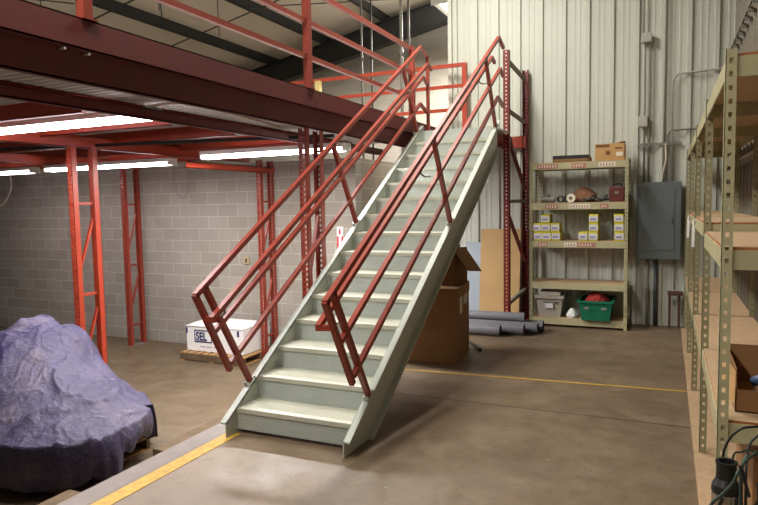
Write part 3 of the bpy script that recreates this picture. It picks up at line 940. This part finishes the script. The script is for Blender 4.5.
# second shelf
z = 1.631
t = thing('tape_roll', 'white roll of tape standing on the second shelf', 'tape', (-1.14, 8.5, z))
b = MB(); b.ring((-1.14, 8.478, z + .055), (-1.14, 8.53, z + .055), .055, .022, 24); b.build('roll', M['tape'], t)
b = MB(); b.ring((-1.14, 8.476, z + .055), (-1.14, 8.532, z + .055), .0225, .016, 20); b.build('core', M['cardboard'], t)
t = thing('clamp', 'dark iron pipe clamp lying left of the white tape roll', 'clamp', (-1.26, 8.55, z))
b = MB(); b.ring((-1.28, 8.50, z + .045), (-1.28, 8.62, z + .045), .044, .03, 18); b.build('ring', M['iron'], t)
b = MB(); b.box(-1.245, -1.20, 8.50, 8.62, z, z + .05); b.tube([(-1.22, 8.56, z + .02), (-1.22, 8.56, z + .085)], .012, 10); b.build('lug', M['iron'], t)
t = thing('fitting', 'grey pipe fitting at the left end of the second shelf', 'fitting', (-1.44, 8.6, z))
b = MB(); b.tube([(-1.54, 8.6, z + .04), (-1.36, 8.6, z + .04)], .038, 16); b.build('body', M['galv_dk'], t, smooth=False)
b = MB(); b.tube([(-1.45, 8.6, z + .04), (-1.45, 8.6, z + .11)], .03, 14); b.build('branch', M['galv_dk'], t)
t = thing('paper_sack', 'brown paper wrapped lump on the second shelf', 'sack', (-1.0, 8.66, z))
vs = MB(); vs.lathe((-1.0, 8.70, z), [(.12, 0), (.145, .04), (.13, .1), (.09, .16), (.04, .185), (.02, .19)], 14)
for i, q in enumerate(vs.v):
    f = 1 + .18 * noise.noise(Vector(q) * 14); vs.v[i] = (-1.0 + (q[0] + 1.0) * f * 1.15, 8.70 + (q[1] - 8.70) * f, z + (q[2] - z) * (1 + .15 * noise.noise(Vector(q) * 9)))
vs.build('body', M['brownpaper'], t)
MB().box(-1.06, -.98, 8.56, 8.565, z + .06, z + .11).build('label', M['cardboard'], t)
for x, lb in ((-.935, 'dark iron tool lying at the front of the second shelf beside the brown lump'), (-.765, 'dark iron spiked tool near the right end of the second shelf')):
    t = thing('iron_tool', lb, 'tool', (x, 8.52, z))
    b = MB(); b.bar((x - .08, 8.52, z + .02), (x + .08, 8.54, z + .045), .03, .03); b.build('shank', M['iron'], t)
    b = MB(); b.bar((x + .01, 8.50, z + .025), (x + .06, 8.56, z + .09), .025, .02); b.tube([(x - .04, 8.50, z + .028), (x - .04, 8.57, z + .028)], .025, 10); b.build('jaw', M['iron'], t)
t = thing('tool_case', 'dark red case at the right end of the second shelf', 'case', (-.59, 8.66, z))
MB().box(-.68, -.50, 8.54, 8.80, z, z + .19).build('body', M['darkred'], t, bevel=.012)
b = MB(); b.tube([(-.64, 8.66, z + .19), (-.63, 8.66, z + .225), (-.55, 8.66, z + .225), (-.54, 8.66, z + .19)], .009, 8); b.build('handle', M['black'], t)
MB().box(-.615, -.565, 8.532, 8.54, z + .10, z + .13).build('latch', M['galv_dk'], t)
# bottom shelf
z = .121
def tub(name, label, cat, x0, x1, y0, y1, za, zb_, mt, taper=.03, rim=.02):
    t = thing(name, label, cat, ((x0 + x1) / 2, (y0 + y1) / 2, za))
    a = taper; w = .006
    def ringv(d, z, o): return [(x0 + d + o, y0 + d + o, z), (x1 - d - o, y0 + d + o, z), (x1 - d - o, y1 - d - o, z), (x0 + d + o, y1 - d - o, z)]
    V = ringv(a, za, 0) + ringv(0, zb_, 0) + ringv(0, zb_, w) + ringv(a, za + w, w)
    F = [(3, 2, 1, 0)]
    for r in range(3):
        for k in range(4): F.append((r * 4 + k, r * 4 + (k + 1) % 4, r * 4 + 4 + (k + 1) % 4, r * 4 + 4 + k))
    F.append((12, 13, 14, 15))
    b = MB(); b.add(V, F); b.build('body', M[mt], t)
    b = MB()
    for (xa, xb, ya, yb_) in ((x0 - rim, x1 + rim, y0 - rim, y0 + .004), (x0 - rim, x1 + rim, y1 - .004, y1 + rim), (x0 - rim, x0 + .004, y0, y1), (x1 - .004, x1 + rim, y0, y1)):
        b.box(xa, xb, ya, yb_, zb_ - .022, zb_ + .004)
    b.build('rim', M[mt], t)
    return t
t = tub('storage_tote', 'milky clear plastic tote on the bottom shelf of the beige unit', 'tote', -1.58, -1.24, 8.47, 8.86, z, z + .27, 'clear')
b = MB(); b.box(-1.50, -1.32, 8.446, 8.452, z + .20, z + .23); b.build('handle', M['galv_dk'], t)
b = MB(); b.box(-1.46, -1.36, 8.462, 8.475, z + .12, z + .19); b.build('label', M['cartonlabel'], t)
b = MB(); b.box(-1.60, -1.22, 8.45, 8.88, z + .276, z + .285); b.box(-1.55, -1.27, 8.5, 8.83, z + .285, z + .33); b.build('lid', M['clear'], t, bevel=.006)
t = tub('crate', 'green plastic crate with red cloth inside on the bottom shelf', 'crate', -1.02, -.62, 8.36, 8.84, z, z + .25, 'green')
b = MB(); b.box(-.955, -.895, 8.333, 8.338, z + .15, z + .18); b.box(-.745, -.685, 8.333, 8.338, z + .15, z + .18); b.build('hand_hold', M['galv_dk'], t)
b = MB(); b.bar((-1.04, 8.86, z + .25), (-.60, 8.86, z + .25), .02, .03); b.build('lip', M['green'], t)
t = thing('red_cloth', 'crumpled red cloth heaped in the green crate', 'cloth', (-.82, 8.6, z + .05))
b = MB(); b.lathe((-.82, 8.6, z + .05), [(.13, -.03), (.15, .1), (.14, .2), (.1, .25), (.05, .27), (.02, .275)], 18)
for i, q in enumerate(b.v):
    f = 1 + .25 * noise.noise(Vector(q) * 16); b.v[i] = (-.82 + (q[0] + .82) * f, 8.6 + (q[1] - 8.6) * f * 1.2, q[2] + .02 * noise.noise(Vector(q) * 22))
tag(b.build('cloth', M['redstuff'], t))
t = thing('white_bag', 'crumpled white bag between the tote and the green crate', 'bag', (-1.12, 8.55, z))
b = MB(); b.lathe((-1.125, 8.56, z), [(.07, 0), (.085, .03), (.06, .08), (.02, .12)], 12)
for i, q in enumerate(b.v):
    f = 1 + .25 * noise.noise(Vector(q) * 20); b.v[i] = (-1.125 + (q[0] + 1.125) * f * .9, 8.56 + (q[1] - 8.56) * f, q[2])
b.build('body', M['white'], t)

# ------------------------------------------------------------------ long beige rack along the right wall
r_ = thing('long_rack', 'long run of beige boltless shelving with particle board decks along the right wall', 'rack', (.45, 5.8, 0))
RX0, RX1 = .207, .66
ys = (3.0, 4.45, 5.9, 7.35, 8.78)
for k, y in enumerate(ys):
    for x, sx in ((RX0, 1), (RX1, -1)):
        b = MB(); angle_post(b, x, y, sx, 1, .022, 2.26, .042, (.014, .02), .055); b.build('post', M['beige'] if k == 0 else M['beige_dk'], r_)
for k in range(4):
    y0, y1 = ys[k] + .006, ys[k + 1] - .004
    for z in (2.24, 1.445 if k == 0 else 1.50, .705 if k == 0 else .68):
        b = MB(); b.box(RX0 + .012, RX1 - .012, y0 + .01, y1 - .01, z - .018, z)
        s_ = b.build('shelf', [M['particle'], M['particle_edge']], r_)
        for po in s_.data.polygons:
            if abs(po.normal.z) < .5: po.material_index = 1
        b = MB()
        for xa, xb in ((RX0 + .004, RX0 + .012), (RX1 - .012, RX1 - .004)):
            b.box(xa, xb, y0, y1, z - .095, z - .012 + (.0 if z > 2 else .0))
        for ya, yb_ in ((y0 + .002, y0 + .01), (y1 - .01, y1 - .002)):
            b.box(RX0 + .012, RX1 - .012, ya, yb_, z - .095, z - .012)
        b.build('shelf_beam', M['beige'], s_)
    b = MB(); b.box(RX0 - .03, RX1, ys[k] + .002, ys[k + 1] - .002, 0, .02); b.build('floor_board', M['particle'], r_)
tag(MB().box(RX0 - .03, RX1, 1.2, ys[0] - .002, 0, .02).build('particle_board_sheet', M['particle'], org=(.4, 2.2, 0)),
    'loose particle board sheet on the floor under the stainless pumps', 'board')

# hooks and tags on the rack
for y, lb in ((7.15, 'white hook tag hanging on the far posts of the long rack'), (5.75, 'second white hook tag hanging nearer on the long rack')):
    x = .205
    t = thing('hook_tag', lb, 'tag', (x, y, 1.42), 'white hook tags on the long rack')
    b = MB(); b.tube([(x + .012, y, 1.46), (x, y, 1.485), (x - .012, y, 1.47), (x - .012, y - .01, 1.42)], .007, 8); b.build('hook', M['white'], t)
    b = MB(); b.bar((x - .012, y - .01, 1.43), (x - .016, y - .06, 1.26), .022, .006); b.build('strip', M['white'], t)
# cardboard box on the low shelf
t = thing('open_carton', 'open cardboard carton on the lowest raised shelf of the long rack', 'box', (.45, 3.35, .705))
zz = .707
b = MB(); b.box(.285, .62, 3.14, 3.70, zz, zz + .005); b.box(.285, .29, 3.14, 3.70, zz, zz + .19); b.box(.615, .62, 3.14, 3.70, zz, zz + .19)
b.box(.285, .62, 3.695, 3.70, zz, zz + .19); b.box(.285, .62, 3.14, 3.145, zz, zz + .10); b.build('body', M['cardboard'], t)
b = MB(); b.bar((.286, 3.145, zz + .10), (.25, 3.42, zz + .12), .15, .004, (0, 0, 1)); b.build('flap', M['cardboard_lt'], t)
t = thing('hose_nozzle', 'small blue plastic nozzle inside the open carton', 'nozzle', (.40, 3.3, zz + .006))
b = MB(); b.tube([(.37, 3.3, zz + .10), (.47, 3.36, zz + .13)], .022, 12); b.build('barrel', M['blueplastic'], t, smooth=True)
b = MB(); b.tube([(.44, 3.34, zz + .12), (.45, 3.34, zz + .007)], .014, 10); b.build('grip', M['blueplastic'], t, smooth=True)
# pumps
def pump(x, y, h, r, label):
    t = thing('pump', label, 'pump', (x, y, 0.02), 'submersible pumps at the end of the long rack')
    q = .02 + h
    b = MB(); b.lathe((x, y, .02), [(r * .8, 0), (r, .01), (r, h - .115), (r * .98, h - .11)], 28); b.build('casing', M['chrome'], t, smooth=True)
    b = MB(); b.lathe((x, y, .02), [(r * 1.02, h - .112), (r * 1.04, h - .10), (r * .98, h - .085), (r * .72, h - .062), (r * .72, h - .012), (r * .78, h - .008), (r * .78, h), (r * .58, h), (r * .54, h - .02), (r * .3, h - .024)], 28)
    b.build('discharge_head', M['black'], t)
    b = MB(); b.tube([(x - r * .55, y - r * .98, .1), (x - r * .62, y - r * 1.0, h - .14), (x - r * .3, y - r * 1.0, h - .10)], .006, 8); b.build('cable_guard', M['black'], t)
    b = MB(); b.lathe((x, y, .02), [(r * 1.03, h * .4), (r * 1.03, h * .43)], 28); b.build('strainer_band', M['galv_dk'], t)
    return t
pump(.205, 2.50, .695, .046, 'stainless pump with black head standing at the near end of the long rack')
pump(.325, 2.46, .645, .040, 'shorter stainless pump at the right frame edge beside the rack post')
gk = 'dark cables at the end of the long rack'
cord([(.255, 2.30, .022), (.16, 2.34, .55), (.150, 2.36, .605), (.182, 2.36, .648), (.214, 2.36, .695), (.229, 2.37, .732), (.253, 2.42, .751), (.297, 2.5, .763)], .0055, 'rubber', 'dark green cable crossing in front of the stainless pump', 'cable', 'cable', gk)
cord([(.19, 2.60, .022), (.195, 2.6, .5), (.201, 2.6, .688), (.207, 2.6, .727), (.225, 2.6, .771), (.257, 2.6, .806), (.294, 2.62, .812), (.341, 2.65, .808)], .0045, 'black', 'black cable arching above the stainless pump', 'cable', 'cable', gk)
cord([(.262, 2.43, .022), (.255, 2.42, .45), (.245, 2.42, .597), (.243, 2.42, .686), (.246, 2.43, .735), (.266, 2.46, .762)], .0065, 'rubber', 'thick green cable hanging straight down beside the pump', 'cable', 'cable', gk)
cord([(.268, 2.52, .022), (.268, 2.51, .5), (.266, 2.5, .664), (.272, 2.54, .733), (.285, 2.56, .775), (.315, 2.58, .802)], .0045, 'black', 'black cable looping up between the two pumps', 'cable', 'cable', gk)
cord([(.235, 2.64, .022), (.23, 2.63, .5), (.235, 2.62, .686), (.261, 2.62, .712), (.291, 2.64, .717), (.326, 2.66, .692)], .004, 'rubber', 'thin green cable curving behind the pumps', 'cable', 'cable', gk)
cord([(.232, 2.38, .75), (.241, 2.38, .737), (.251, 2.38, .697), (.264, 2.38, .647)], .0055, 'black', 'short black cable tail pointing down between the pumps', 'cable', 'cable', gk)
# carton standing behind the pumps on the floor board
t = thing('tall_carton', 'brown cardboard carton on the floor board under the long rack behind the pumps', 'box', (.5, 3.5, .02))
MB().box(.36, .62, 3.15, 3.85, .021, .50).build('body', M['cardboard'], t, bevel=.006)
MB().box(.46, .50, 3.145, 3.15, .021, .50).build('tape', M['cardboard_lt'], t)

# ------------------------------------------------------------------ electrical panel, conduits
e = thing('electrical_panel', 'grey electrical panel on the metal wall beside the beige shelving unit', 'panel', (-.10, 8.9, .88))
MB().box(-.365, .155, 8.79, 8.955, .885, 1.87).build('enclosure', M['panel'], e, bevel=.006)
MB().box(-.27, .08, 8.782, 8.79, 1.00, 1.77).build('door', M['panel'], e, bevel=.003)
MB().box(.045, .065, 8.775, 8.782, 1.34, 1.42).build('latch', M['panel_dk'], e)
def conduit(pts, r, mt, label):
    o = thing('conduit', label, 'conduit', pts[0], 'conduits on the metal wall')
    MB().tube(pts, r, 10).build('pipe', M[mt], o, smooth=True)
    return o
yc = 8.93
def arc(cx_, cz, r, a0, a1, n=6):
    return [(cx_ + r * math.cos(math.radians(a0 + (a1 - a0) * k / n)), yc, cz + r * math.sin(math.radians(a0 + (a1 - a0) * k / n))) for k in range(n + 1)]
o = conduit([(-.315, yc, 3.76), (-.315, yc, 6.5)], .014, 'galv', 'conduit rising from the upper junction box out of the frame')
o = conduit([(-.29, yc, 1.87), (-.29, yc, 3.64)], .013, 'galv_dk', 'conduit dropping from the upper junction box to the grey panel, left of a pair')
o = conduit([(-.235, yc, 1.87), (-.235, yc, 3.64)], .013, 'galv_dk', 'conduit dropping from the upper junction box to the grey panel, right of a pair')
for (x0, x1, za, zb_, lb) in ((-.335, -.215, 3.64, 3.76, 'upper square junction box on the metal wall'), (-.36, -.25, 2.58, 2.72, 'lower small junction box on the conduit pair')):
    o = thing('junction_box', lb, 'box', ((x0 + x1) / 2, 8.9, za), 'junction boxes on the metal wall')
    MB().box(x0, x1, 8.875, 8.955, za, zb_).build('box', M['galv'], o, bevel=.005)
    MB().box(x0 + .01, x1 - .01, 8.87, 8.875, za + .01, zb_ - .01).build('cover', M['galv'], o)
conduit([(-.06, yc, 1.87), (-.06, yc, 6.8)], .013, 'galv', 'straight conduit running from the grey panel up past the frame top')
conduit([(.035, yc, 1.87), (.035, yc, 3.12)] + arc(.135, 3.12, .10, 180, 90) + [(.60, yc, 3.235), (.66, yc, 3.235)], .014, 'galv', 'conduit bending right at the height of the rack top')
conduit([(-.02, yc, 1.87), (-.02, yc, 2.42)] + arc(.06, 2.44, .08, 180, 90) + [(.66, yc, 2.53)], .012, 'galv_dk', 'lower conduit bending right towards the long rack')
cord([(-.035, 8.9, 2.35), (-.03, 8.88, 2.15), (-.055, 8.88, 2.02), (-.075, 8.9, 1.875)], .014, 'wire', 'pale flexible conduit curving into the top of the grey panel', 'flexible_conduit', 'conduit')
o = thing('strut_channel', 'horizontal strut channel clamping the conduits above the grey panel', 'bracket', (-.10, 8.95, 2.34))
MB().box(-.37, .15, 8.94, 8.957, 2.34, 2.375).build('rail', M['galv_dk'], o)
b = MB()
for x in (-.29, -.235, -.06, -.02, .035): b.box(x - .02, x + .02, 8.905, 8.94, 2.335, 2.38)
b.build('clamp', M['galv_dk'], o)
conduit([(-.23, yc, .885), (-.23, yc, .0)], .018, 'galv_dk', 'left conduit running from the grey panel down to the floor')
conduit([(-.13, yc, .885), (-.13, yc, .0)], .026, 'panel_dk', 'thicker dark conduit running from the grey panel down to the floor')
conduit([(.09, yc, .885), (.09, yc, .48)], .010, 'galv_dk', 'thin conduit dropping from the grey panel to the small dark stand')
o = thing('small_stand', 'small dark brown stand on the floor by the metal wall under the grey panel', 'stand', (.10, 8.86, 0))
MB().box(.015, .195, 8.80, 8.93, .425, .47).build('top', M['timber_rust'], o, bevel=.004)
for x in (.04, .15):
    MB().box(x - .015, x + .015, 8.84, 8.88, 0, .425).build('leg', M['timber_rust'], o)

# ------------------------------------------------------------------ sheets leaning on the metal wall
def lean(x0, x1, zt, yb_, yt, th, mt, name, label, cat):
    b = MB(); b.prism([(yb_, .0), (yb_ + th, .0), (yt + th, zt), (yt, zt)], x0, x1)
    return tag(b.build(name, M[mt], org=((x0 + x1) / 2, yb_, 0)), label, cat)
lean(-2.44, -1.87, 1.27, 8.74, 8.90, .018, 'ply', 'plywood_sheet', 'pale plywood sheet leaning on the metal wall behind the red post', 'plywood')
lean(-2.68, -2.39, 1.08, 8.80, 8.925, .012, 'greyblue', 'board', 'narrow grey blue board leaning behind the plywood sheet', 'board')

# ------------------------------------------------------------------ grey pipes on the floor
def pipe(x0, x1, y, z, r, label):
    t = thing('plastic_pipe', label, 'pipe', ((x0 + x1) / 2, y, z - r), 'grey plastic pipes below the plywood')
    b = MB(); b.ring((x0, y, z), (x1, y, z), r, r * .88, 24); o = b.build('pipe', M['pvc'], t)
    b = MB(); b.ring((x1 - .09, y, z), (x1 + .004, y, z), r * 1.03, r * .88, 24); b.build('bell_end', M['pvc'], t)
    return t
pipe(-3.0, -1.86, 7.62, .068, .068, 'front grey pipe on the floor, the shortest one')
pipe(-2.9, -1.60, 7.775, .068, .068, 'second grey pipe from the front, poking past the red post')
pipe(-2.8, -1.46, 7.93, .068, .068, 'third grey pipe from the front on the floor')
pipe(-2.8, -1.42, 8.085, .068, .068, 'fourth grey pipe from the front, closest to the shelving on the floor')
pipe(-2.9, -1.64, 8.01, .178, .060, 'topmost grey pipe lying on the row of pipes')

# ------------------------------------------------------------------ cardboard boxes under the stairs
t = thing('cardboard_box', 'tall brown cardboard box standing under the stairs', 'box', (-2.35, 6.4, 0))
MB().obox((-2.37, 6.42, .385), (.80, .70, .77), Matrix.Rotation(math.radians(7), 3, 'Z')).build('body', M['cardboard'], t, bevel=.006)
RB = Matrix.Rotation(math.radians(7), 3, 'Z'); CB = Vector((-2.37, 6.42, 0))
b = MB(); b.obox(CB + RB @ Vector((.401, -.16, .60)), (.004, .12, .20), RB); b.obox(CB + RB @ Vector((.401, .12, .64)), (.004, .22, .15), RB); b.build('label', M['paper'], t)
b = MB(); b.obox(CB + Vector((0, 0, .725)), (.812, .712, .11), RB); b.build('lid', M['cardboard'], t, bevel=.004)
t = thing('cardboard_box', 'smaller open cardboard box on top of the tall box under the stairs', 'box', (-2.3, 6.5, .781))
a = math.radians(-6)
b = MB(); b.box(-2.62, -2.02, 6.32, 6.78, .782, 1.16); b.build('body', M['cardboard_in'], t, bevel=.005)
b = MB(); b.bar((-2.018, 6.5, 1.16), (-1.84, 6.46, .93), .40, .005, (0, 1, 0)); b.build('flap', M['cardboard'], t)
b = MB(); b.bar((-2.32, 6.316, 1.16), (-2.32, 6.30, 1.19), .55, .004, (1, 0, 0)); b.build('flap', M['cardboard_in'], t)
b = MB(); b.box(-2.22, -2.10, 6.315, 6.32, .93, 1.0); b.build('hand_hole', M['black'], t)  # black patch on the solid side paints the shade inside the hole
t = thing('black_bag', 'black plastic bundle poking out of the open box under the stairs', 'bag', (-2.05, 6.5, 1.161))
b = MB(); b.lathe((-2.12, 6.52, 1.162), [(.08, 0), (.10, .03), (.07, .07), (.03, .09)], 14)
for i, q in enumerate(b.v):
    f = 1 + .3 * noise.noise(Vector(q) * 15); b.v[i] = (-2.12 + (q[0] + 2.12) * f, 6.52 + (q[1] - 6.52) * f, q[2])
b.build('body', M['black'], t)
tag(MB().bar((-2.08, 7.08, .014), (-1.87, 6.76, .014), .035, .026, (0, 0, 1)).build('metal_bar', M['iron'], org=(-1.97, 6.92, 0)),
    'short dark bar lying on the floor beside the tall cardboard box', 'bar')

# ------------------------------------------------------------------ world and view
w = bpy.data.worlds.new('world'); S.world = w; w.use_nodes = True
w.node_tree.nodes['Background'].inputs[0].default_value = (1.0, .96, .90, 1)
w.node_tree.nodes['Background'].inputs[1].default_value = .07
S.view_settings.view_transform = 'Standard'; S.view_settings.look = 'None'
S.view_settings.gamma = 1; S.view_settings.use_curve_mapping = False
S.view_settings.exposure = 0.0
